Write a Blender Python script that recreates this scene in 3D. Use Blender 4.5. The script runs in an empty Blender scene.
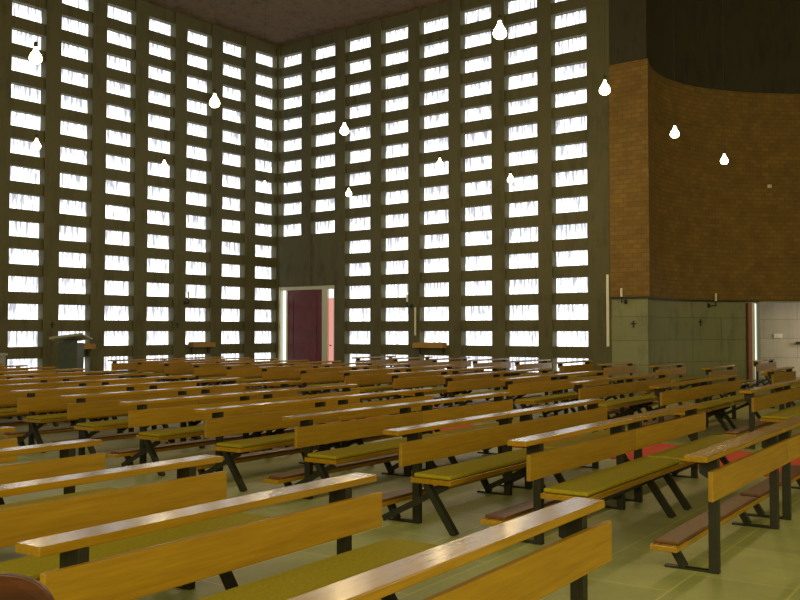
import bpy, bmesh, math, random
from mathutils import Vector, Matrix
random.seed(7)
S = bpy.context.scene
COL = S.collection
PI = math.pi

# ------------------------------------------------------------------ camera, world, light, exposure
EYE = 1.5
ROW0, ROWP, GH = 10.68, 0.7235, 0.206          # window rows: top centre, pitch, half height
TH = math.radians(37.77)                       # heading of the view from the +X axis
FPX = 942.0
cam_d = bpy.data.cameras.new('camera'); cam = bpy.data.objects.new('camera', cam_d); COL.objects.link(cam)
cam_d.sensor_width = 36.0; cam_d.lens = FPX / 800.0 * 36.0
cam_d.clip_start = 0.05; cam_d.clip_end = 200
cam.location = (0, 0, EYE)
cam.rotation_euler = (math.radians(90 + 1.855), 0, TH - PI / 2 + math.radians(0.06))
S.camera = cam

S.view_settings.view_transform = 'Standard'
S.view_settings.look = 'None'
S.view_settings.gamma = 1
S.view_settings.use_curve_mapping = False
S.view_settings.exposure = 0.0

w = bpy.data.worlds.new('world'); S.world = w; w.use_nodes = True
w.node_tree.nodes['Background'].inputs[0].default_value = (0.75, 0.8, 0.85, 1)
w.node_tree.nodes['Background'].inputs[1].default_value = 0.15

def W(r, D, z=0.0):                            # metres to the right of / ahead of the viewer's heading -> world
    return Vector((r * math.sin(TH) + D * math.cos(TH), -r * math.cos(TH) + D * math.sin(TH), z))

def area(name, loc, target, sx, sy, power, color):
    l = bpy.data.lights.new(name, 'AREA'); l.shape = 'RECTANGLE'; l.size = sx; l.size_y = sy
    l.energy = power; l.color = color
    o = bpy.data.objects.new(name, l); COL.objects.link(o); o.location = loc
    o.rotation_euler = (Vector(target) - Vector(loc)).to_track_quat('-Z', 'Y').to_euler()
    return o
# added lights for assumed daylight behind the viewer (rear, side) and in the passage
area('fill_rear', (-4.6, 4, 4.6), (14, 8, 3.0), 14, 4.5, 900, (1.0, 0.87, 0.38))
area('fill_side', (5, -9.2, 4.4), (17, 9, 2.8), 16, 4.5, 1350, (1.0, 0.87, 0.38))
area('fill_right', (19.5, -8.8, 3.6), (24.5, 9, 3.0), 6, 4.5, 420, (1.0, 0.86, 0.5))  # fill light added to brighten the curved brick wall
area('fill_passage', W(15.2, 28.8, 1.7), W(10.5, 30.4, 1.3), 1.2, 1.6, 55, (1.0, 0.86, 0.7))  # added light, assumes daylight reaching the passage from out of view

# ------------------------------------------------------------------ node helpers and materials
def mat(name):
    m = bpy.data.materials.new(name); m.use_nodes = True
    nt = m.node_tree; b = nt.nodes['Principled BSDF']
    return m, nt, b
def N(nt, t, **kw):
    n = nt.nodes.new(t)
    for k, v in kw.items(): setattr(n, k, v)
    return n
def ramp(nt, fac, stops):
    r = N(nt, 'ShaderNodeValToRGB'); e = r.color_ramp.elements
    while len(e) < len(stops): e.new(0.5)
    for el, (p, c) in zip(e, stops):
        el.position = p; el.color = (*c, 1)
    nt.links.new(fac, r.inputs[0]); return r.outputs[0]
def noise(nt, vec, scale, detail=4, rough=0.6):
    n = N(nt, 'ShaderNodeTexNoise'); n.inputs['Scale'].default_value = scale
    n.inputs['Detail'].default_value = detail; n.inputs['Roughness'].default_value = rough
    nt.links.new(vec, n.inputs['Vector']); return n.outputs[0]
def mapping(nt, vec, scale=(1, 1, 1), loc=(0, 0, 0), rot=(0, 0, 0)):
    m = N(nt, 'ShaderNodeMapping'); m.inputs['Scale'].default_value = scale
    m.inputs['Location'].default_value = loc; m.inputs['Rotation'].default_value = rot
    nt.links.new(vec, m.inputs[0]); return m.outputs[0]
def bump(nt, b, h, strength=0.3, dist=0.01):
    n = N(nt, 'ShaderNodeBump'); n.inputs['Strength'].default_value = strength
    n.inputs['Distance'].default_value = dist
    nt.links.new(h, n.inputs['Height']); nt.links.new(n.outputs[0], b.inputs['Normal'])
def objco(nt): return N(nt, 'ShaderNodeTexCoord').outputs['Object']

def wood(name, dark, light, rough=0.22, coat=0.5):
    m, nt, b = mat(name)
    co = objco(nt)
    oi = N(nt, 'ShaderNodeObjectInfo')
    ad = N(nt, 'ShaderNodeVectorMath', operation='ADD')
    sc = N(nt, 'ShaderNodeVectorMath', operation='SCALE'); sc.inputs['Scale'].default_value = 37.0
    cx = N(nt, 'ShaderNodeCombineXYZ'); nt.links.new(oi.outputs['Random'], cx.inputs[0]); nt.links.new(oi.outputs['Random'], cx.inputs[2])
    nt.links.new(cx.outputs[0], sc.inputs[0]); nt.links.new(co, ad.inputs[0]); nt.links.new(sc.outputs[0], ad.inputs[1])
    v = mapping(nt, ad.outputs[0], (0.9, 14, 14))
    n1 = noise(nt, v, 2.6, 6, 0.65)
    c = ramp(nt, n1, [(0.3, dark), (0.7, light)])
    # board to board tone
    hs = N(nt, 'ShaderNodeHueSaturation')
    mr = N(nt, 'ShaderNodeMapRange'); mr.inputs['To Min'].default_value = 0.84; mr.inputs['To Max'].default_value = 1.14
    nt.links.new(oi.outputs['Random'], mr.inputs[0]); nt.links.new(mr.outputs[0], hs.inputs['Value'])
    nt.links.new(c, hs.inputs['Color']); nt.links.new(hs.outputs[0], b.inputs['Base Color'])
    b.inputs['Roughness'].default_value = rough
    b.inputs['Coat Weight'].default_value = coat; b.inputs['Coat Roughness'].default_value = 0.16
    bump(nt, b, n1, 0.12, 0.004)
    return m
M = {}
M['oak'] = wood('varnished_oak', (0.27, 0.138, 0.003), (0.4, 0.222, 0.008), 0.26, 0.4)
M['oak_back'] = wood('satin_oak', (0.255, 0.135, 0.003), (0.375, 0.215, 0.007), 0.5, 0.1)
M['oak_shelf'] = wood('shelf_oak', (0.3, 0.17, 0.03), (0.42, 0.25, 0.05), 0.55, 0.0)
M['redwood'] = wood('red_brown_wood', (0.03, 0.007, 0.003), (0.085, 0.02, 0.006), 0.45, 0.1)

def simple(name, col, rough=0.6, metal=0.0, nscale=None, var=0.25, bs=0.0, bd=0.01):
    m, nt, b = mat(name)
    b.inputs['Roughness'].default_value = rough; b.inputs['Metallic'].default_value = metal
    if nscale:
        n1 = noise(nt, objco(nt), nscale, 6, 0.65)
        lo = tuple(x * (1 - var) for x in col); hi = tuple(min(1, x * (1 + var)) for x in col)
        nt.links.new(ramp(nt, n1, [(0.3, lo), (0.7, hi)]), b.inputs['Base Color'])
        if bs: bump(nt, b, n1, bs, bd)
    else: b.inputs['Base Color'].default_value = (*col, 1)
    return m
M['steel'] = simple('dark_painted_steel', (0.022, 0.022, 0.016), 0.45, 0.3, 30, 0.2)
M['olive'] = simple('olive_cushion_fabric', (0.31, 0.255, 0.004), 0.9, 0, 60, 0.22, 0.3, 0.004)
M['leather'] = simple('brown_kneeler_leather', (0.13, 0.05, 0.02), 0.45, 0, 20, 0.25, 0.2, 0.004)
M['candle'] = simple('candle_wax', (0.8, 0.76, 0.66), 0.5)
M['cream'] = simple('cream_painted_frame', (0.62, 0.62, 0.5), 0.5)
M['white'] = simple('white_painted_metal', (0.8, 0.8, 0.74), 0.45)
M['red'] = simple('dark_red_door', (0.14, 0.014, 0.014), 0.5, 0, 3, 0.3)
M['pinkred'] = simple('light_red_paint', (0.3, 0.13, 0.11), 0.5)
M['grey_paint'] = simple('grey_painted_metal', (0.32, 0.36, 0.33), 0.5)
M['lectern'] = simple('blue_grey_lectern_paint', (0.085, 0.105, 0.105), 0.45, 0, 6, 0.2)
M['lectern_top'] = simple('pale_lectern_top', (0.4, 0.4, 0.33), 0.4)
M['carpet'] = simple('red_carpet_pile', (0.66, 0.075, 0.035), 0.95, 0, 45, 0.2, 0.4, 0.01)
M['cord'] = simple('lamp_cord', (0.03, 0.025, 0.02), 0.6)

def concrete(name, col, rough=0.85, board=False, var=0.3):
    m, nt, b = mat(name)
    co = objco(nt)
    n1 = noise(nt, co, 0.9, 8, 0.7)
    n2 = noise(nt, mapping(nt, co, (1, 1, 0.15)), 5.0, 5, 0.7)
    mx = N(nt, 'ShaderNodeMath', operation='ADD'); nt.links.new(n1, mx.inputs[0]); nt.links.new(n2, mx.inputs[1])
    lo = tuple(x * (1 - var) for x in col); hi = tuple(x * (1 + var) for x in col)
    c = ramp(nt, mx.outputs[0], [(0.65, lo), (1.35, hi)])
    n3 = noise(nt, co, 28, 5, 0.7)
    if board:
        br = N(nt, 'ShaderNodeTexBrick'); br.offset = 0.5
        nt.links.new(mapping(nt, N(nt, 'ShaderNodeTexCoord').outputs['UV'], (1, 1, 1)), br.inputs['Vector'])
        br.inputs['Scale'].default_value = 1.0; br.inputs['Brick Width'].default_value = 2.2; br.inputs['Row Height'].default_value = 0.62
        br.inputs['Mortar Size'].default_value = 0.012; br.inputs['Mortar Smooth'].default_value = 0.3
        br.inputs['Color1'].default_value = (1, 1, 1, 1); br.inputs['Color2'].default_value = (0.9, 0.9, 0.9, 1)
        br.inputs['Mortar'].default_value = (0.62, 0.62, 0.6, 1)
        mm = N(nt, 'ShaderNodeMix', data_type='RGBA', blend_type='MULTIPLY'); mm.inputs[0].default_value = 1
        nt.links.new(c, mm.inputs[6]); nt.links.new(br.outputs[0], mm.inputs[7]); c = mm.outputs[2]
    nt.links.new(c, b.inputs['Base Color']); b.inputs['Roughness'].default_value = rough
    bump(nt, b, n3, 0.35, 0.01)
    return m
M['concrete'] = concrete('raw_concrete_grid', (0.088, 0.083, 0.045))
M['concrete_wall'] = concrete('shuttered_concrete', (0.2, 0.21, 0.13), board=True)
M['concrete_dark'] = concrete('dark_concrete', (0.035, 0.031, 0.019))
M['concrete_pale'] = concrete('pale_concrete_passage', (0.45, 0.42, 0.37), board=True, var=0.12)

# ceiling: rough sprayed brown
m, nt, b = mat('sprayed_brown_ceiling'); co = objco(nt)
n1 = noise(nt, co, 2.2, 10, 0.85); n2 = noise(nt, co, 9, 8, 0.8)
ad = N(nt, 'ShaderNodeMath', operation='ADD'); nt.links.new(n1, ad.inputs[0]); nt.links.new(n2, ad.inputs[1])
nt.links.new(ramp(nt, ad.outputs[0], [(0.8, (0.035, 0.022, 0.012)), (1.2, (0.16, 0.105, 0.06))]), b.inputs['Base Color'])
b.inputs['Roughness'].default_value = 0.95; bump(nt, b, n2, 0.8, 0.03); M['ceiling'] = m

# brick cladding (UV in metres)
m, nt, b = mat('brown_brick_cladding')
uv = N(nt, 'ShaderNodeTexCoord').outputs['UV']
br = N(nt, 'ShaderNodeTexBrick'); br.offset = 0.5; nt.links.new(uv, br.inputs['Vector'])
br.inputs['Scale'].default_value = 1; br.inputs['Brick Width'].default_value = 0.24; br.inputs['Row Height'].default_value = 0.12
br.inputs['Mortar Size'].default_value = 0.012; br.inputs['Mortar Smooth'].default_value = 0.4
br.inputs['Color1'].default_value = (0.21, 0.13, 0.033, 1); br.inputs['Color2'].default_value = (0.27, 0.17, 0.045, 1)
br.inputs['Mortar'].default_value = (0.17, 0.1, 0.035, 1); br.inputs['Bias'].default_value = -0.1
n1 = noise(nt, uv, 1.6, 6, 0.7)
mm = N(nt, 'ShaderNodeMix', data_type='RGBA', blend_type='MULTIPLY'); mm.inputs[0].default_value = 1
nt.links.new(br.outputs[0], mm.inputs[6]); nt.links.new(ramp(nt, n1, [(0.3, (0.72, 0.72, 0.72)), (0.7, (1.1, 1.05, 1.0))]), mm.inputs[7])
nt.links.new(mm.outputs[2], b.inputs['Base Color']); b.inputs['Roughness'].default_value = 0.9
bump(nt, b, br.outputs['Fac'], -0.4, 0.01); M['brick'] = m

# floor: greenish grey stone slabs
m, nt, b = mat('green_grey_stone_floor'); co = objco(nt)
v = mapping(nt, co, (1, 1, 1), (0, 0, 0), (0, 0, math.radians(-3.6)))
br = N(nt, 'ShaderNodeTexBrick'); br.offset = 0.5; nt.links.new(v, br.inputs['Vector'])
br.inputs['Scale'].default_value = 1; br.inputs['Brick Width'].default_value = 0.9; br.inputs['Row Height'].default_value = 0.6
br.inputs['Mortar Size'].default_value = 0.009; br.inputs['Mortar Smooth'].default_value = 0.5
br.inputs['Color1'].default_value = (0.34, 0.365, 0.155, 1); br.inputs['Color2'].default_value = (0.39, 0.415, 0.18, 1)
br.inputs['Mortar'].default_value = (0.53, 0.52, 0.22, 1)
n1 = noise(nt, co, 2.2, 8, 0.7)
mm = N(nt, 'ShaderNodeMix', data_type='RGBA', blend_type='MULTIPLY'); mm.inputs[0].default_value = 1
nt.links.new(br.outputs[0], mm.inputs[6]); nt.links.new(ramp(nt, n1, [(0.3, (0.78, 0.78, 0.76)), (0.7, (1.1, 1.1, 1.06))]), mm.inputs[7])
nt.links.new(mm.outputs[2], b.inputs['Base Color']); b.inputs['Roughness'].default_value = 0.5
bump(nt, b, n1, 0.1, 0.01); M['floor'] = m

# lit window glass: daylight through streaky glass
def glow(name, strength, tint=(1, 1, 1), streak=True):
    m, nt, b = mat(name); nt.nodes.remove(b)
    em = N(nt, 'ShaderNodeEmission'); em.inputs['Strength'].default_value = strength
    if streak:
        co = objco(nt)
        sx = N(nt, 'ShaderNodeSeparateXYZ'); nt.links.new(co, sx.inputs[0])
        sm = N(nt, 'ShaderNodeMath', operation='SUBTRACT'); nt.links.new(sx.outputs[0], sm.inputs[0]); nt.links.new(sx.outputs[1], sm.inputs[1])
        cb = N(nt, 'ShaderNodeCombineXYZ'); nt.links.new(sm.outputs[0], cb.inputs[0]); nt.links.new(sx.outputs[2], cb.inputs[1])
        n1 = noise(nt, mapping(nt, cb.outputs[0], (15, 1.3, 1)), 1.0, 3, 0.65)
        # the glass hangs in folds that are densest at the head of every pane
        zz = N(nt, 'ShaderNodeMath', operation='MULTIPLY_ADD'); nt.links.new(sx.outputs[2], zz.inputs[0])
        zz.inputs[1].default_value = 1 / ROWP; zz.inputs[2].default_value = -(ROW0 - GH) / ROWP + 20
        fr = N(nt, 'ShaderNodeMath', operation='FRACT'); nt.links.new(zz.outputs[0], fr.inputs[0])
        ma = N(nt, 'ShaderNodeMath', operation='MULTIPLY_ADD'); nt.links.new(fr.outputs[0], ma.inputs[0])
        ma.inputs[1].default_value = -0.22; nt.links.new(n1, ma.inputs[2])
        c = ramp(nt, ma.outputs[0], [(0.0, (0.14, 0.135, 0.15)), (0.33, (0.24, 0.235, 0.26)), (0.41, (0.5, 0.5, 0.52)), (0.5, (1, 1, 1))])
        mm = N(nt, 'ShaderNodeMix', data_type='RGBA', blend_type='MULTIPLY'); mm.inputs[0].default_value = 1
        nt.links.new(c, mm.inputs[6]); mm.inputs[7].default_value = (*tint, 1)
        nt.links.new(mm.outputs[2], em.inputs[0])
    else: em.inputs[0].default_value = (*tint, 1)
    nt.links.new(em.outputs[0], nt.nodes['Material Output'].inputs[0])
    return m
M['glass'] = glow('streaked_daylit_glass', 2.6, (0.97, 1.0, 1.0))
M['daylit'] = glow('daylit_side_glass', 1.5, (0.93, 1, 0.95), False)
M['pinkglass'] = glow('daylit_pink_glass', 0.85, (1.0, 0.42, 0.36), False)
M['bulb'] = glow('glowing_lamp_glass', 9.0, (1.0, 0.93, 0.55), False)

# ------------------------------------------------------------------ mesh helpers
def new(name, bm, m, parent=None, bevel=0.0, smooth=False, seg=2):
    me = bpy.data.meshes.new(name); bm.normal_update(); bm.to_mesh(me); bm.free()
    me.materials.append(M[m] if isinstance(m, str) else m)
    o = bpy.data.objects.new(name, me); COL.objects.link(o)
    if parent: o.parent = parent
    if smooth:
        for p in me.polygons: p.use_smooth = True
    if bevel:
        bv = o.modifiers.new('bevel', 'BEVEL'); bv.width = bevel; bv.segments = seg; bv.limit_method = 'ANGLE'
    return o
def box(bm, x0, x1, y0, y1, z0, z1, mx=None):
    vs = [bm.verts.new((x, y, z)) for x in (x0, x1) for y in (y0, y1) for z in (z0, z1)]
    if mx is not None:
        for v in vs: v.co = mx @ v.co
    for f in ((0, 1, 3, 2), (4, 6, 7, 5), (0, 4, 5, 1), (2, 3, 7, 6), (0, 2, 6, 4), (1, 5, 7, 3)):
        bm.faces.new([vs[i] for i in f])
def B(*boxes):
    bm = bmesh.new()
    for b_ in boxes: box(bm, *b_)
    return bm
def beam(bm, p, q, wx, wn):
    """bar from p to q; wx = width along local x, wn = width across"""
    p, q = Vector(p), Vector(q); d = (q - p); L = d.length; d.normalize()
    ref = Vector((1, 0, 0)) if abs(d.x) < 0.9 else Vector((0, 0, 1))
    n = d.cross(ref).normalized(); x = n.cross(d).normalized()
    vs = []
    for t in (p, q):
        for a, c in ((-1, -1), (1, -1), (1, 1), (-1, 1)): vs.append(bm.verts.new(t + x * a * wx / 2 + n * c * wn / 2))
    for f in ((3, 2, 1, 0), (4, 5, 6, 7), (0, 1, 5, 4), (1, 2, 6, 5), (2, 3, 7, 6), (3, 0, 4, 7)): bm.faces.new([vs[i] for i in f])
def lathe(bm, prof, cx=0, cy=0, cz=0, n=20):
    rings = []
    for r, z in prof:
        if r < 1e-5: rings.append([bm.verts.new((cx, cy, cz + z))])
        else: rings.append([bm.verts.new((cx + r * math.cos(2 * PI * k / n), cy + r * math.sin(2 * PI * k / n), cz + z)) for k in range(n)])
    for a, c in zip(rings, rings[1:]):
        for k in range(n):
            k2 = (k + 1) % n
            if len(a) == 1 and len(c) == 1: continue
            if len(a) == 1: bm.faces.new((a[0], c[k2], c[k]))
            elif len(c) == 1: bm.faces.new((a[k], a[k2], c[0]))
            else: bm.faces.new((a[k], a[k2], c[k2], c[k]))
def thing(name, label, cat, loc=(0, 0, 0), rz=0, group=None):
    o = bpy.data.objects.new(name, None); COL.objects.link(o); o.empty_display_size = 0.2
    o.location = loc; o.rotation_euler = (0, 0, rz); o['label'] = label; o['category'] = cat
    if group: o['group'] = group
    return o
def tag(o, label, cat, group=None):
    o['label'] = label; o['category'] = cat
    if group: o['group'] = group
    return o
def struct(o, label=None):
    o['kind'] = 'structure'
    if label: o['label'] = label
    return o
def dup(root):
    def rec(o, par):
        c = o.copy(); COL.objects.link(c); c.parent = par
        for ch in kids.get(o.name, []): rec(ch, c)
        return c
    kids = {}
    for o in bpy.data.objects:
        if o.parent: kids.setdefault(o.parent.name, []).append(o)
    return rec(root, None)

# ------------------------------------------------------------------ the room
XW, YW, H = 22.71, 22.93, 11.26                # inner corner of the two window walls, ceiling height
T = 0.32                                       # depth of the concrete grid
ROWZ = [ROW0 - ROWP * k for k in range(15)]

struct(new('floor', B((-5.5, 42, -17, 26, -0.2, 0)), 'floor'), 'greenish grey stone slab floor under the pews')
struct(new('ceiling', B((-5.5, 42, -17, 26, H, H + 0.3)), 'ceiling'), 'rough dark brown ceiling over the whole hall')

def grid_boxes(spans, total, blocked):
    """spans: openings along the wall (from, to); returns solid boxes (a0,a1,z0,z1,front)"""
    out = []
    prev = 0.0
    for k, (a, b_) in enumerate(spans):
        if (k, 'p') not in blocked: out.append((prev, a, 0, H, 0.0))
        prev = b_
        zt = H
        for j, z in enumerate(ROWZ):
            out.append((a - 0.01, b_ + 0.01, z + GH, zt, 0.05)); zt = z - GH
            if k in blocked and j == 8: break
        if k in blocked: out.append((a - 0.02, b_ + 0.02, 2.97, zt, 0.02))
        else: out.append((a - 0.01, b_ + 0.01, 0, max(zt, 0.02), 0.05))
    out.append((prev, total, 0, H, 0.0))
    return out
L_SP = [(0.03 + 1.446 * k, 1.015 + 1.446 * k) for k in range(19)]
R_SP = [(0.06 + 1.495 * k, 1.12 + 1.495 * k) for k in range(8)]
win = [0]
def window(bm):
    win[0] += 1
    struct(new('window_%d' % win[0], bm, 'glass'))
bm = bmesh.new()
for a0, a1, z0, z1, fr in grid_boxes(L_SP, 28.2, {}):
    box(bm, XW - a1, XW - a0, YW + fr, YW + T, z0, z1)
box(bm, XW, XW + 0.35, YW, YW + T, 0, H)
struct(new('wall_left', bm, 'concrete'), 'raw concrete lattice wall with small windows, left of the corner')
bm = bmesh.new()
for a0, a1, z0, z1, fr in grid_boxes(R_SP, 12.24, {0: 1, 1: 1, (1, 'p'): 1}):
    if (a1 - a0) < 1e-4: continue
    box(bm, XW + fr, XW + T, YW - a1, YW - a0, z0, z1)
box(bm, XW, XW + T, YW - R_SP[1][0] - 0.0, YW - R_SP[0][1], 2.97, H)
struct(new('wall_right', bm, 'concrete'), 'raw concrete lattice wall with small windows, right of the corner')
for k, (a, b_) in enumerate(L_SP[:12]):
    for z in ROWZ: window(B((XW - b_ + 0.002, XW - a - 0.002, YW + 0.25, YW + 0.262, z - GH + 0.002, z + GH - 0.002)))
for k, (a, b_) in enumerate(R_SP):
    for j, z in enumerate(ROWZ):
        if k < 2 and j > 8: continue
        window(B((XW + 0.25, XW + 0.262, YW - b_ + 0.002, YW - a - 0.002, z - GH + 0.002, z + GH - 0.002)))
for k, (a, b_) in enumerate(L_SP[12:]):        # beyond the left edge of the view: closed with the same glass
    for z in ROWZ: window(B((XW - b_ + 0.002, XW - a - 0.002, YW + 0.25, YW + 0.262, z - GH + 0.002, z + GH - 0.002)))

# path of the brick-clad wall: flat pilaster, then a hollow curve
S648 = 13.27
path = [Vector((XW, YW - 12.24, 0)), Vector((XW, YW - S648, 0))]
ctrl = [W(6.28, 23.87), W(6.62, 24.75), W(7.25, 25.7), W(8.15, 26.5), W(9.15, 27.0), W(10.4, 27.35), W(11.8, 27.45),
        W(13.6, 27.2), W(15.6, 26.3), W(17.6, 24.7), W(19.2, 22.6), W(20.2, 20.0), W(20.6, 17.0), W(20.2, 13.0), W(19, 9), W(17.5, 5.5)]
ctrl[0] = path[1].copy()
def catmull(P, n=6):
    out = []
    for i in range(len(P) - 1):
        p0 = P[i - 1] if i else P[0] * 2 - P[1]; p1, p2 = P[i], P[i + 1]
        p3 = P[i + 2] if i + 2 < len(P) else p2 * 2 - p1
        for k in range(n):
            t = k / n
            out.append(0.5 * ((2 * p1) + (p2 - p0) * t + (2 * p0 - 5 * p1 + 4 * p2 - p3) * t * t + (3 * p1 - p0 - 3 * p2 + p3) * t ** 3))
    out.append(P[-1].copy()); return out
curve = [path[0]] + catmull(ctrl)
def ribbon(name, pts, z0, z1, off, thick, m, label):
    """wall of given thickness following pts; the room is to the right-hand (viewer's) side; uv in metres"""
    bm = bmesh.new(); uvl = bm.loops.layers.uv.new('UVMap')
    n = len(pts); nor = []
    for i in range(n):
        a = (pts[i] - pts[i - 1]).normalized() if i else None
        c = (pts[i + 1] - pts[i]).normalized() if i < n - 1 else None
        na = Vector((-a.y, a.x, 0)) if a else None; nc = Vector((-c.y, c.x, 0)) if c else None
        if na and nc:
            s_ = (na + nc).normalized(); nor.append(s_ / max(0.5, s_.dot(na)))
        else: nor.append(na or nc)
    s = [0]
    for i in range(1, n): s.append(s[-1] + (pts[i] - pts[i - 1]).length)
    F = [p + nn * off for p, nn in zip(pts, nor)]; K = [p + nn * (off + thick) for p, nn in zip(pts, nor)]
    def quad(a, b_, c, d, u):
        f = bm.faces.new([bm.verts.new(x) for x in (a, b_, c, d)])
        for l, q in zip(f.loops, u): l[uvl].uv = q
    up = lambda p, z: Vector((p.x, p.y, z))
    for i in range(n - 1):
        quad(up(F[i], z0), up(F[i], z1), up(F[i + 1], z1), up(F[i + 1], z0), [(s[i], z0), (s[i], z1), (s[i + 1], z1), (s[i + 1], z0)])
        quad(up(K[i], z0), up(K[i + 1], z0), up(K[i + 1], z1), up(K[i], z1), [(s[i], z0), (s[i + 1], z0), (s[i + 1], z1), (s[i], z1)])
        quad(up(F[i], z1), up(K[i], z1), up(K[i + 1], z1), up(F[i + 1], z1), [(s[i], 0), (s[i], .3), (s[i + 1], .3), (s[i + 1], 0)])
        quad(up(F[i], z0), up(F[i + 1], z0), up(K[i + 1], z0), up(K[i], z0), [(s[i], 0), (s[i + 1], 0), (s[i + 1], .3), (s[i], .3)])
    for i in (0, n - 1):
        quad(up(F[i], z0), up(K[i], z0), up(K[i], z1), up(F[i], z1), [(0, z0), (.3, z0), (.3, z1), (0, z1)])
    bmesh.ops.remove_doubles(bm, verts=bm.verts, dist=1e-5); bmesh.ops.recalc_face_normals(bm, faces=bm.faces)
    return struct(new(name, bm, m), label)
ZB0, ZB1 = 2.37, 8.44
ribbon('wall_curved', curve, ZB0, ZB1, -0.03, 0.36, 'brick', 'brown brick cladding on the hollow curved wall')
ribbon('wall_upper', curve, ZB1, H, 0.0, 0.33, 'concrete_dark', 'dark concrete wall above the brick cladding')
# lower concrete, with the passage opening between two points of the curve
def idx(r, D):
    t = W(r, D); return min(range(len(curve)), key=lambda i: (curve[i] - t).length)
i0 = idx(9.98, 27.25); i1 = idx(14.2, 27.0)
curve[i0] = W(9.98, 27.24)
ribbon('wall_lower', curve[:i0 + 1], 0, ZB0, 0.02, 0.31, 'concrete_wall', 'grey green shuttered concrete under the brick cladding')
ribbon('wall_lower_far', curve[i1:], 0, ZB0, 0.02, 0.31, 'concrete_wall', 'concrete wall right of the passage')
ribbon('trim_2', curve, ZB0 - 0.05, ZB0 - 0.002, -0.045, 0.06, 'cord', 'thin dark strip under the brick cladding')  # dark strip following the lower edge of the cladding
# passage behind
def flatwall(name, p, q, z0, z1, thick, m, label):
    return ribbon(name, [Vector((p.x, p.y, 0)), Vector((q.x, q.y, 0))], z0, z1, 0, thick, m, label)
flatwall('wall_passage', W(8.4, 30.3), W(17.6, 30.6), 0, 3.0, 0.3, 'concrete_pale', 'pale concrete wall at the back of the passage')
flatwall('wall_passage_end', W(9.5, 27.7), W(8.6, 30.3), 0, 3.0, 0.2, 'concrete_pale', 'left end wall of the passage')
bm = bmesh.new()
pts = [W(8.2, 30.5), W(9.3, 27.5), W(17.5, 27.3), W(17.8, 30.8)]
lo = [bm.verts.new((p.x, p.y, 2.72)) for p in pts]; hi = [bm.verts.new((p.x, p.y, 2.9)) for p in pts]
bm.faces.new(lo); bm.faces.new(hi[::-1])
for i in range(4): bm.faces.new((lo[i], hi[i], hi[(i + 1) % 4], lo[(i + 1) % 4]))
bmesh.ops.recalc_face_normals(bm, faces=bm.faces)
struct(new('ceiling_passage', bm, 'concrete_pale'), 'low ceiling of the passage')
# walls behind the viewer
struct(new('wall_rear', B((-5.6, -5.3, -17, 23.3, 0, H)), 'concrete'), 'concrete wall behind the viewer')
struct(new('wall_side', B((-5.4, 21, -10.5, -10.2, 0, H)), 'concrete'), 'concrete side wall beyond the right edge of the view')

# passage door frame: red jamb, white strip, grey leaf edge
HV = TH - PI / 2
def framed(name, label, cat, r, D, rz=HV):
    return thing(name, label, cat, W(r, D), rz)
d = bpy.data.objects.new('door_1', None); COL.objects.link(d); d['kind'] = 'structure'; d['label'] = 'red and white door frame of the passage on the right'
d.location = W(10.0, 27.12); d.rotation_euler = (0, 0, HV)
new('door_jamb', B((0.0, 0.1, 0, 0.34, 0, 2.3)), 'pinkred', d)
new('door_edge', B((0.105, 0.215, 0.08, 0.30, 0, 2.3)), 'white', d)
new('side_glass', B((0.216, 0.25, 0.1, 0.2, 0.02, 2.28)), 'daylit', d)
new('door_leaf', B((0.264, 0.35, 0.04, 1.05, 0.01, 2.28)), 'grey_paint', d, 0.005)
new('door_head', B((0.351, 4.0, 0.06, 0.34, 2.31, 2.34)), 'grey_paint', d)

# corner door in the right wall
d = bpy.data.objects.new('door_2', None); COL.objects.link(d); d['kind'] = 'structure'; d['label'] = 'dark red door in a cream frame near the window corner'
d.location = (XW, YW, 0); d.rotation_euler = (0, 0, -PI / 2)       # local x = along the wall from the corner, local y = into the wall
new('door_frame', B((0.02, 0.14, 0.02, 0.22, 0, 2.97), (0.33, 0.4, 0.1, 0.22, 0, 2.85), (2.02, 2.27, 0.05, 0.22, 0, 2.85), (2.56, 2.62, 0.02, 0.22, 0, 2.97),
                    (0.14, 2.56, 0.05, 0.22, 2.85, 2.97)), 'cream', d, 0.006)
new('side_glass', B((0.14, 0.33, 0.16, 0.18, 0.04, 2.85)), 'daylit', d)
new('fanlight', B((2.27, 2.56, 0.13, 0.16, 2.56, 2.85)), 'daylit', d)
lf = new('door_leaf', B((0.4, 2.02, 0.13, 0.19, 0.01, 2.85)), 'red', d)
new('glazing_bead', B((0.62, 0.65, 0.12, 0.13, 0.2, 2.65), (1.7, 1.73, 0.12, 0.13, 0.2, 2.65), (0.62, 1.73, 0.12, 0.13, 2.62, 2.65), (0.62, 1.73, 0.12, 0.13, 0.2, 0.23)), 'red', lf)
sl = new('side_leaf', B((2.27, 2.56, 0.12, 0.17, 0.01, 2.55)), 'pinkglass', d)
new('door_handle', B((2.34, 2.38, 0.07, 0.12, 1.0, 1.04)), 'steel', sl)
# pale panel joint over the door
struct(new('trim_1', B((XW + 0.03, XW + 0.06, YW - 1.16, YW - 1.13, 2.99, 4.55)), 'concrete_dark'), 'dark joint in the concrete panel above the door')
# white strip at the end of the window wall
tag(new('wall_strip', B((XW - 0.05, XW - 0.002, YW - 12.2, YW - 12.13, 1.08, 2.96)), 'white', bevel=0.01),
    'tall thin white strip fixed to the concrete at the end of the window wall', 'strip')

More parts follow.
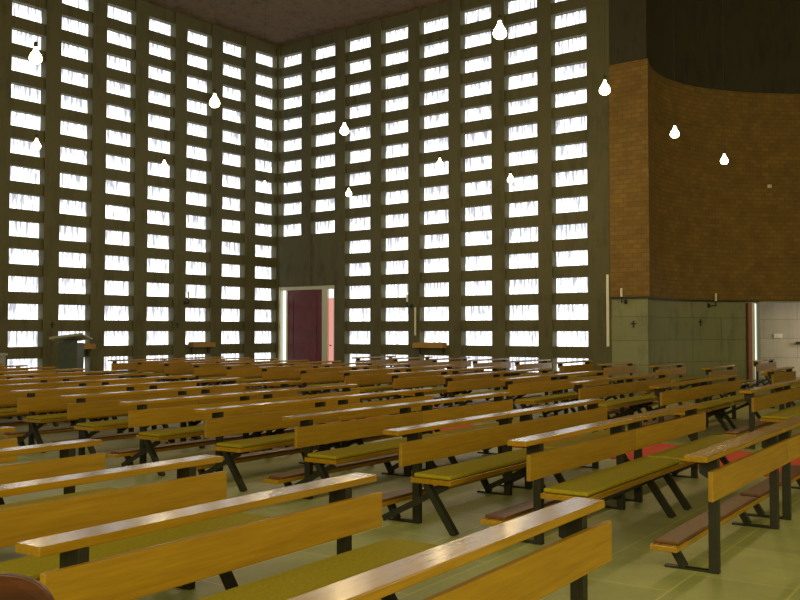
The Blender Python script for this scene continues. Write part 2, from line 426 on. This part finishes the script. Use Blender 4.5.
# carpet in the aisle between the middle and the right block
BH = math.radians(3.57)                        # heading of the pew rows
cb, sb = math.cos(BH), math.sin(BH)
def P(u, v, z=0.0): return Vector((u * cb - v * sb, u * sb + v * cb, z))
bm = bmesh.new()
q0 = [P(9.92, 1.2), P(11.62, 1.2), P(14.15, 13.0), P(12.45, 13.0)]
lo = [bm.verts.new((p.x, p.y, 0.0)) for p in q0]; hi = [bm.verts.new((p.x, p.y, 0.012)) for p in q0]
bm.faces.new(lo[::-1]); bm.faces.new(hi)
for i in range(4): bm.faces.new((lo[i], lo[(i + 1) % 4], hi[(i + 1) % 4], hi[i]))
tag(new('carpet_runner', bm, 'carpet'), 'long red carpet runner along the aisle between two pew blocks', 'carpet')

# ------------------------------------------------------------------ pews
UL = 2.03
def make_pew(name, seat=True, ov=(0.18, 0.18)):
    t = thing(name, 'x', 'pew')
    L = UL - 0.006
    new('book_ledge', B((0, L, 0.0, 0.145, 0.706, 0.742)), 'oak', t, 0.005)
    new('backrest', B((0, L, -0.032, -0.001, 0.475, 0.655)), 'oak_back', t, 0.005)
    for a in (ov[0], L - ov[1] - 0.05):
        pb = B((a, a + 0.05, 0.0, 0.06, 0.0, 0.705))
        g0 = [pb.verts.new((x, y, z)) for x in (a + 0.005, a + 0.045) for y, z in ((0.06, 0.705), (0.115, 0.705), (0.115, 0.61), (0.06, 0.58))]
        for f in ((0, 1, 2, 3), (7, 6, 5, 4), (0, 4, 5, 1), (1, 5, 6, 2), (2, 6, 7, 3), (3, 7, 4, 0)): pb.faces.new([g0[q] for q in f])
        new('post', pb, 'steel', t, 0.002)
    if seat:
        new('seat', B((0.03, L - 0.0, -0.44, -0.09, 0.362, 0.4)), 'oak', t, 0.006)
        cu = B((0.055, L - 0.025, -0.42, -0.1, 0.401, 0.432))
        new('seat_cushion', cu, 'olive', t, 0.012, seg=3)
        for a in (0.08, L - 0.32):
            b1 = bmesh.new(); beam(b1, (a, -0.2, 0.36), (a, -0.45, 0.0), 0.05, 0.05)
            bmesh.ops.bisect_plane(b1, geom=b1.verts[:] + b1.edges[:] + b1.faces[:], plane_co=(0, 0, 0.001), plane_no=(0, 0, -1), clear_outer=True)
            new('leg', b1, 'steel', t)
            b2 = bmesh.new(); beam(b2, (a + 0.035, -0.36, 0.345), (a + 0.035, 0.22, 0.05), 0.02, 0.045)
            new('brace', b2, 'steel', t)
    k = new('kneeler', B((0.0, L, 0.19, 0.36, 0.145, 0.18)), 'oak', t, 0.005)
    new('kneeler_pad', B((0.06, L - 0.06, 0.195, 0.355, 0.181, 0.2)), 'leather', k, 0.006)
    for a in (ov[0] + 0.03, L - ov[1] - 0.03):
        b3 = bmesh.new(); beam(b3, (a, 0.3, 0.146), (a, 0.22, 0.012), 0.05, 0.045)
        box(b3, a - 0.025, a + 0.025, 0.04, 0.34, 0.0, 0.014)
        new('kneeler_leg', b3, 'steel', t)
    return t
proto = {}
def pew(u, v, label, group, seat=True, ov=(0.18, 0.18), hd=0.0):
    key = (seat, ov)
    if key not in proto: o = proto[key] = make_pew('pew', seat, ov)
    else: o = dup(proto[key])
    p = P(u, v); o.location = p; o.rotation_euler = (0, 0, BH + hd)
    o['label'] = label; o['category'] = 'pew'; o['group'] = group
    return o
ORD = ['front', 'second', 'third', 'fourth', 'fifth', 'sixth', 'seventh', 'eighth', 'ninth', 'tenth', 'eleventh', 'twelfth', 'thirteenth', 'fourteenth', 'last']
GL, GM, GN, GO = 'pews in the near left block', 'pews in the middle block', 'pews in the right block', 'short pews along the right wall'
# near left block
Lr = [(4.03, 1.63), (4.06, 2.905), (4.13, 4.1), (4.27, 5.4), (4.44, 6.67)]
for i, (u, v) in enumerate(Lr):
    if i == 0: pew(u - UL, v, 'seatless oak prayer rail pew, nearest to the viewer, front of near left block', GL, False, (0.16, 0.2))
    else: pew(u - UL, v, 'oak pew with olive cushion, %s row of the near left block' % ORD[i], GL, True, (0.16, 0.22), 0)
Mu = [5.72, 5.81, 5.88, 6.29, 6.4, 6.62, 6.85, 7.06]
Mv = [1.67, 2.92, 4.02, 5.4, 6.62, 7.98, 9.32, 10.6]
OV = [(0.21, 0.18), (0.23, 0.18), (0.28, 0.18), (0.21, 0.18)]
for i in range(15):
    u = Mu[i] if i < 8 else 7.0 + 0.25 * (i - 7)
    v = Mv[i] if i < 8 else 10.6 + 1.31 * (i - 7)
    ov = OV[min(i, 3)]
    s = 'seatless oak prayer rail pew with kneeler, front row' if i == 0 else 'oak pew with olive cushion, %s row' % ORD[i]
    pew(u, v, s + ', left half of middle block', GM, i > 0, ov)
    pew(u + UL, v, s + ', right half of middle block', GM, i > 0, (0.18, 0.18))
Nu = [0, 12.29, 12.62, 12.84, 13.1, 13.4]
for i in range(1, 15):
    u = Nu[i] if i < 6 else 13.4 + 0.27 * (i - 5)
    v = 1.75 + 1.285 * i
    s = 'oak pew with olive cushion, %s row' % ORD[i - 1 if i < 14 else 14]
    pew(u, v, s + ', left half of right block', GN, True, (0.12, 0.18))
    pew(u + UL, v, s + ', right half of right block', GN)
Ou = {2: 18.95, 3: 19.33, 4: 19.9, 5: 20.2, 6: 20.65, 7: 20.95, 8: 21.1, 9: 21.2, 10: 21.25, 11: 21.25}
for n_, i in enumerate(sorted(Ou)):
    pew(Ou[i], 1.7 + 1.3 * i, 'short oak pew beside the right wall, %s of its file counted from the passage' % ('first' if n_ == 0 else ORD[n_]), GO)
pew(24.65, 5.95, 'dark short oak pew standing alone in front of the passage wall', 'short pews along the right wall')

# ------------------------------------------------------------------ hanging lamps
def make_lamp():
    t = thing('pendant_lamp', 'x', 'lamp')
    bm = bmesh.new(); lathe(bm, [(0, -0.08), (0.045, -0.075), (0.076, -0.047), (0.085, -0.01), (0.07, 0.035), (0.042, 0.075), (0.022, 0.12), (0.02, 0.14)])
    new('lamp_glass', bm, 'bulb', t, smooth=True)
    bm = bmesh.new(); lathe(bm, [(0, 0.21), (0.022, 0.205), (0.03, 0.14), (0.0, 0.139)])
    new('socket', bm, 'cord', t, smooth=True)
    bm = bmesh.new(); lathe(bm, [(0, 0.2), (0.003, 0.2), (0.003, H - 5.1), (0, H - 5.1)], n=8)
    new('cord', bm, 'cord', t)
    bm = bmesh.new(); lathe(bm, [(0, H - 5.18), (0.06, H - 5.17), (0.07, H - 5.1), (0, H - 5.1)], n=16)
    new('ceiling_rose', bm, 'cord', t)
    return t
lamps = [(6.78, 11.35, 'large glowing pendant lamp at the top left, upper of the two at the left edge'),
         (10.06, 16.77, 'glowing pendant lamp directly below the top left lamp, farther off'),
         (9.87, 11.37, 'glowing pendant lamp high before the left wall, right of the top left pair'),
         (13.08, 16.71, 'small glowing pendant lamp low in the middle of the left window wall'),
         (16.45, 17.06, 'small glowing pendant lamp just left of the window corner'),
         (12.7, 11.13, 'glowing pendant lamp right of the corner, upper of the two there'),
         (18.65, 16.19, 'small glowing pendant lamp right of the corner, lower of the two there'),
         (16.59, 11.79, 'glowing pendant lamp before the middle of the right window wall'),
         (19.28, 11.63, 'glowing pendant lamp before the right window wall, below the topmost lamp'),
         (9.64, 5.96, 'topmost and nearest glowing pendant lamp, before the right window wall'),
         (12.91, 6.15, 'glowing pendant lamp at the edge of the brick pilaster'),
         (16.6, 6.53, 'glowing pendant lamp before the brick wall, left of two'),
         (19.9, 6.75, 'rightmost glowing pendant lamp before the brick wall')]
lp = None
for x, y, lab in lamps:
    if lp is None: o = lp = make_lamp()
    else: o = dup(lp)
    o.location = (x, y, 5.1); o['label'] = lab; o['category'] = 'lamp'; o['group'] = 'pendant lamps hanging on long cords'
    l = bpy.data.lights.new('lamp_light', 'POINT'); l.energy = 30; l.color = (1.0, 0.72, 0.32); l.shadow_soft_size = 0.1
    lo = bpy.data.objects.new('lamp_light', l); COL.objects.link(lo); lo.parent = o; lo.location = (0, 0, -0.2)

# ------------------------------------------------------------------ candles on brackets and crosses
def sconce(p, nrm_h, label, arm=0.28):
    """bracket on a wall at p; local -y points into the room"""
    t = thing('candle_bracket', label, 'candle', p, nrm_h, 'candles on wall brackets')
    new('wall_plate', B((-0.04, 0.04, -0.012, 0.0, -0.1, 0.02)), 'steel', t)
    bm = bmesh.new(); box(bm, -0.012, 0.012, -arm, 0, -0.06, -0.035); box(bm, -0.012, 0.012, -arm, -arm + 0.025, -0.06, 0.06)
    lathe(bm, [(0, 0.06), (0.05, 0.06), (0.055, 0.08), (0, 0.08)], 0, -arm + 0.012, 0, 14)
    new('arm', bm, 'steel', t)
    bm = bmesh.new(); lathe(bm, [(0, 0.081), (0.03, 0.081), (0.03, 0.3), (0, 0.305)], 0, -arm + 0.012, 0, 14)
    new('candle', bm, 'candle', t)
    return t
def cross(p, h, label):
    t = new('wall_cross', B((-0.015, 0.015, -0.02, 0.0, -0.09, 0.09), (-0.07, -0.015, -0.02, 0.0, 0.0, 0.03), (0.015, 0.07, -0.02, 0.0, 0.0, 0.03)), 'steel')
    t.location = p; t.rotation_euler = (0, 0, h)
    return tag(t, label, 'cross', 'small dark crosses on the walls')
def wallpoint(rat):                              # point of the lower wall at bearing ratio r/D
    for a, b_ in zip(curve, curve[1:]):
        def rd(p): return (p.x * math.sin(TH) - p.y * math.cos(TH), p.x * math.cos(TH) + p.y * math.sin(TH))
        ra, Da = rd(a); rb, Db = rd(b_)
        fa, fb = ra - rat * Da, rb - rat * Db
        if fa <= 0 <= fb or fb <= 0 <= fa:
            t = fa / (fa - fb); dd = (b_ - a).normalized(); n = Vector((dd.y, -dd.x, 0))
            return a.lerp(b_, t), math.atan2(n.y, n.x) + PI / 2
p, h = wallpoint(0.2385)
n = Vector((math.sin(h), -math.cos(h), 0))
sconce(Vector((p.x, p.y, 2.28)) - n * 0.018, h, 'white candle on dark bracket at the foot of the brick pilaster')
p2, h2 = wallpoint(0.2465)
cross(Vector((p2.x, p2.y, 1.66)) + Vector((math.sin(h2), -math.cos(h2), 0)) * -0.018, h2, 'small dark cross below the candle on the concrete pilaster')
p, h = wallpoint(0.327); n = Vector((math.sin(h), -math.cos(h), 0))
sconce(Vector((p.x, p.y, 2.25)) - n * 0.018, h, 'white candle on dark bracket left of the passage', 0.3)
p2, h2 = wallpoint(0.318); n = Vector((math.sin(h2), -math.cos(h2), 0))
cross(Vector((p2.x, p2.y, 1.73)) - n * 0.018, h2, 'small dark cross on the concrete below the candle near the passage')
# left wall: candle and crosses on piers (pier centres)
pc = lambda k: XW - (1.0225 + 1.446 * k + 0.208)
sconce(Vector((pc(2) + 0.17, YW, 2.38)), 0, 'white candle on dark bracket on a pier of the left window wall', 0.2)
cross(Vector((pc(2) - 0.1, YW, 1.66)), 0, 'small dark cross under the candle on the left window wall')
cross(Vector((pc(5) + 0.03, YW, 1.65)), 0, 'small dark cross on the pier above the lectern')
p, h = wallpoint(0.3915); n = Vector((math.sin(h), -math.cos(h), 0))
t = thing('wall_sensor', 'tiny pale sensor high on the brick wall at the far right', 'sensor', Vector((p.x, p.y, 5.7)) + n * 0.03, h)
new('sensor_body', B((-0.06, 0.06, -0.06, 0.0, -0.05, 0.05)), 'white', t, 0.01)
new('sensor_lens', B((-0.03, 0.03, -0.075, -0.06, -0.03, 0.03)), 'cream', t, 0.006)

sconce(Vector((XW, YW - 5.75, 2.28)), -PI / 2, 'white candle on dark bracket on a pier of the right window wall', 0.25)
tag(new('wall_strip', B((XW - 0.045, XW - 0.002, YW - 5.92, YW - 5.87, 1.35, 2.2)), 'white', bevel=0.01),
    'short thin white strip on a pier above the book shelf of the right window wall', 'strip')  # plain white strip, not a lamp
# passage wall: switch plate and dark bracket
t = thing('switch_plate', 'pale switch plate on the passage wall', 'switch', W(12.15, 30.4, 1.33), HV)
new('plate', B((-0.14, 0.14, -0.02, 0.0, -0.07, 0.07)), 'white', t, 0.005)
new('rocker', B((-0.05, 0.05, -0.028, -0.02, -0.04, 0.04)), 'candle', t, 0.003)
t = thing('wall_rack', 'dark bracket on the passage wall at the right edge', 'bracket', W(12.9, 30.44, 1.1), HV)
new('rail', B((-0.2, 0.3, -0.14, -0.1, -0.05, 0.04)), 'steel', t, 0.004)
new('bracket_arm', B((-0.12, -0.08, -0.1, 0.0, -0.03, 0.01), (0.2, 0.24, -0.1, 0.0, -0.03, 0.01)), 'steel', t)

# ------------------------------------------------------------------ things along the window walls
def book_shelf(loc, rz, wdt, label):
    t = thing('hymn_book_shelf', label, 'shelf', loc, rz, 'wooden book shelves along the window walls')
    new('shelf_box', B((-wdt / 2, wdt / 2, -0.24, -0.22, 0.985, 1.13), (-wdt / 2, wdt / 2, -0.22, 0.0, 0.985, 1.005), (-wdt / 2, -wdt / 2 + 0.02, -0.22, 0, 1.005, 1.13),
                       (wdt / 2 - 0.02, wdt / 2, -0.22, 0, 1.005, 1.13), (-wdt / 2 + .02, wdt / 2 - .02, -0.02, 0.0, 1.005, 1.15)), 'oak_shelf', t, 0.004)
    for a in (-wdt / 2 + 0.1, wdt / 2 - 0.14):
        new('bracket', B((a, a + 0.04, -0.2, 0.0, 0.96, 0.984), (a, a + 0.04, -0.03, 0.0, 0.8, 0.96)), 'steel', t)
    return t
book_shelf((15.07, YW - 0.004, 0), 0, 0.8, 'wooden book shelf against the left window wall, just right of the lectern')
book_shelf((19.35, YW - 0.004, 0), 0, 0.9, 'wooden book shelf against the left window wall, between lectern and door')
book_shelf((XW - 0.004, YW - 6.5, 0), -PI / 2, 1.1, 'wooden book shelf against the right window wall')

t = thing('lectern', 'blue grey lectern with a pale slanted top before the left window wall', 'lectern', W(-8.05, 23.0), HV - 0.15)
new('body', B((-0.25, 0.25, -0.17, 0.17, 0.03, 1.2)), 'lectern', t, 0.01)
new('front_panel', B((-0.04, 0.22, -0.182, -0.171, 0.08, 1.16)), 'lectern', t, 0.003)
new('foot_plate', B((-0.36, 0.36, -0.28, 0.28, 0, 0.029)), 'steel', t)
mx = Matrix.Translation((0.0, 0, 1.3)) @ Matrix.Rotation(math.radians(-12), 4, 'X') @ Matrix.Rotation(math.radians(-7), 4, 'Y')
bm = bmesh.new(); box(bm, -0.43, 0.43, -0.25, 0.25, -0.015, 0.015, mx)
tp = new('slanted_top', bm, 'lectern_top', t, 0.004)
bm = bmesh.new(); box(bm, -0.43, 0.43, -0.27, -0.251, -0.015, 0.04, mx); new('book_stop', bm, 'lectern_top', tp)
new('neck', B((-0.12, 0.12, -0.1, 0.1, 1.201, 1.27)), 'lectern', t)

t = thing('side_cabinet', 'low grey cabinet with a pale top at the far left edge', 'cabinet', W(-10.05, 22.3), HV)
new('body', B((-0.5, 0.6, -0.25, 0.25, 0, 0.9)), 'grey_paint', t, 0.01)
new('top', B((-0.53, 0.64, -0.28, 0.28, 0.901, 0.96)), 'lectern_top', t, 0.005)
dr = new('door', B((0.03, 0.56, -0.268, -0.251, 0.06, 0.86)), 'grey_paint', t, 0.003)
new('knob', B((0.07, 0.1, -0.29, -0.268, 0.46, 0.49)), 'steel', dr)
new('door', B((-0.47, 0.0, -0.268, -0.251, 0.06, 0.86)), 'grey_paint', t, 0.003)

# ------------------------------------------------------------------ red-brown chair at the lower left edge
t = thing('wooden_chair', 'red brown wooden chair with a rounded back at the lower left corner', 'chair', W(-1.14, 2.6), HV + 0.1)
bm = bmesh.new()
outl = [(-0.2, 0.46)]
for k in range(25):
    a = PI - PI * k / 24
    c_, s_ = math.cos(a), math.sin(a)
    outl.append((0.2 * math.copysign(abs(c_) ** 0.65, c_), 0.6 + 0.235 * abs(s_) ** 0.65))
outl.append((0.2, 0.46))
fr = [bm.verts.new((x, -0.012 + 0.5 * x * x, z)) for x, z in outl]; bk = [bm.verts.new((x, 0.012 + 0.5 * x * x, z)) for x, z in outl]
bm.faces.new(fr); bm.faces.new(bk[::-1])
for i in range(len(fr)): bm.faces.new((fr[i], bk[i], bk[(i + 1) % len(fr)], fr[(i + 1) % len(fr)]))
bmesh.ops.recalc_face_normals(bm, faces=bm.faces)
new('backrest', bm, 'redwood', t, 0.004)
new('seat', B((-0.2, 0.2, -0.42, -0.03, 0.43, 0.455)), 'redwood', t, 0.01)
for sx in (-0.16, 0.16):
    bm = bmesh.new(); beam(bm, (sx, 0.035, 0), (sx, 0.03, 0.6), 0.03, 0.03); new('rear_leg', bm, 'steel', t)
    bm = bmesh.new(); beam(bm, (sx, -0.38, 0), (sx, -0.36, 0.43), 0.03, 0.03); new('front_leg', bm, 'steel', t)
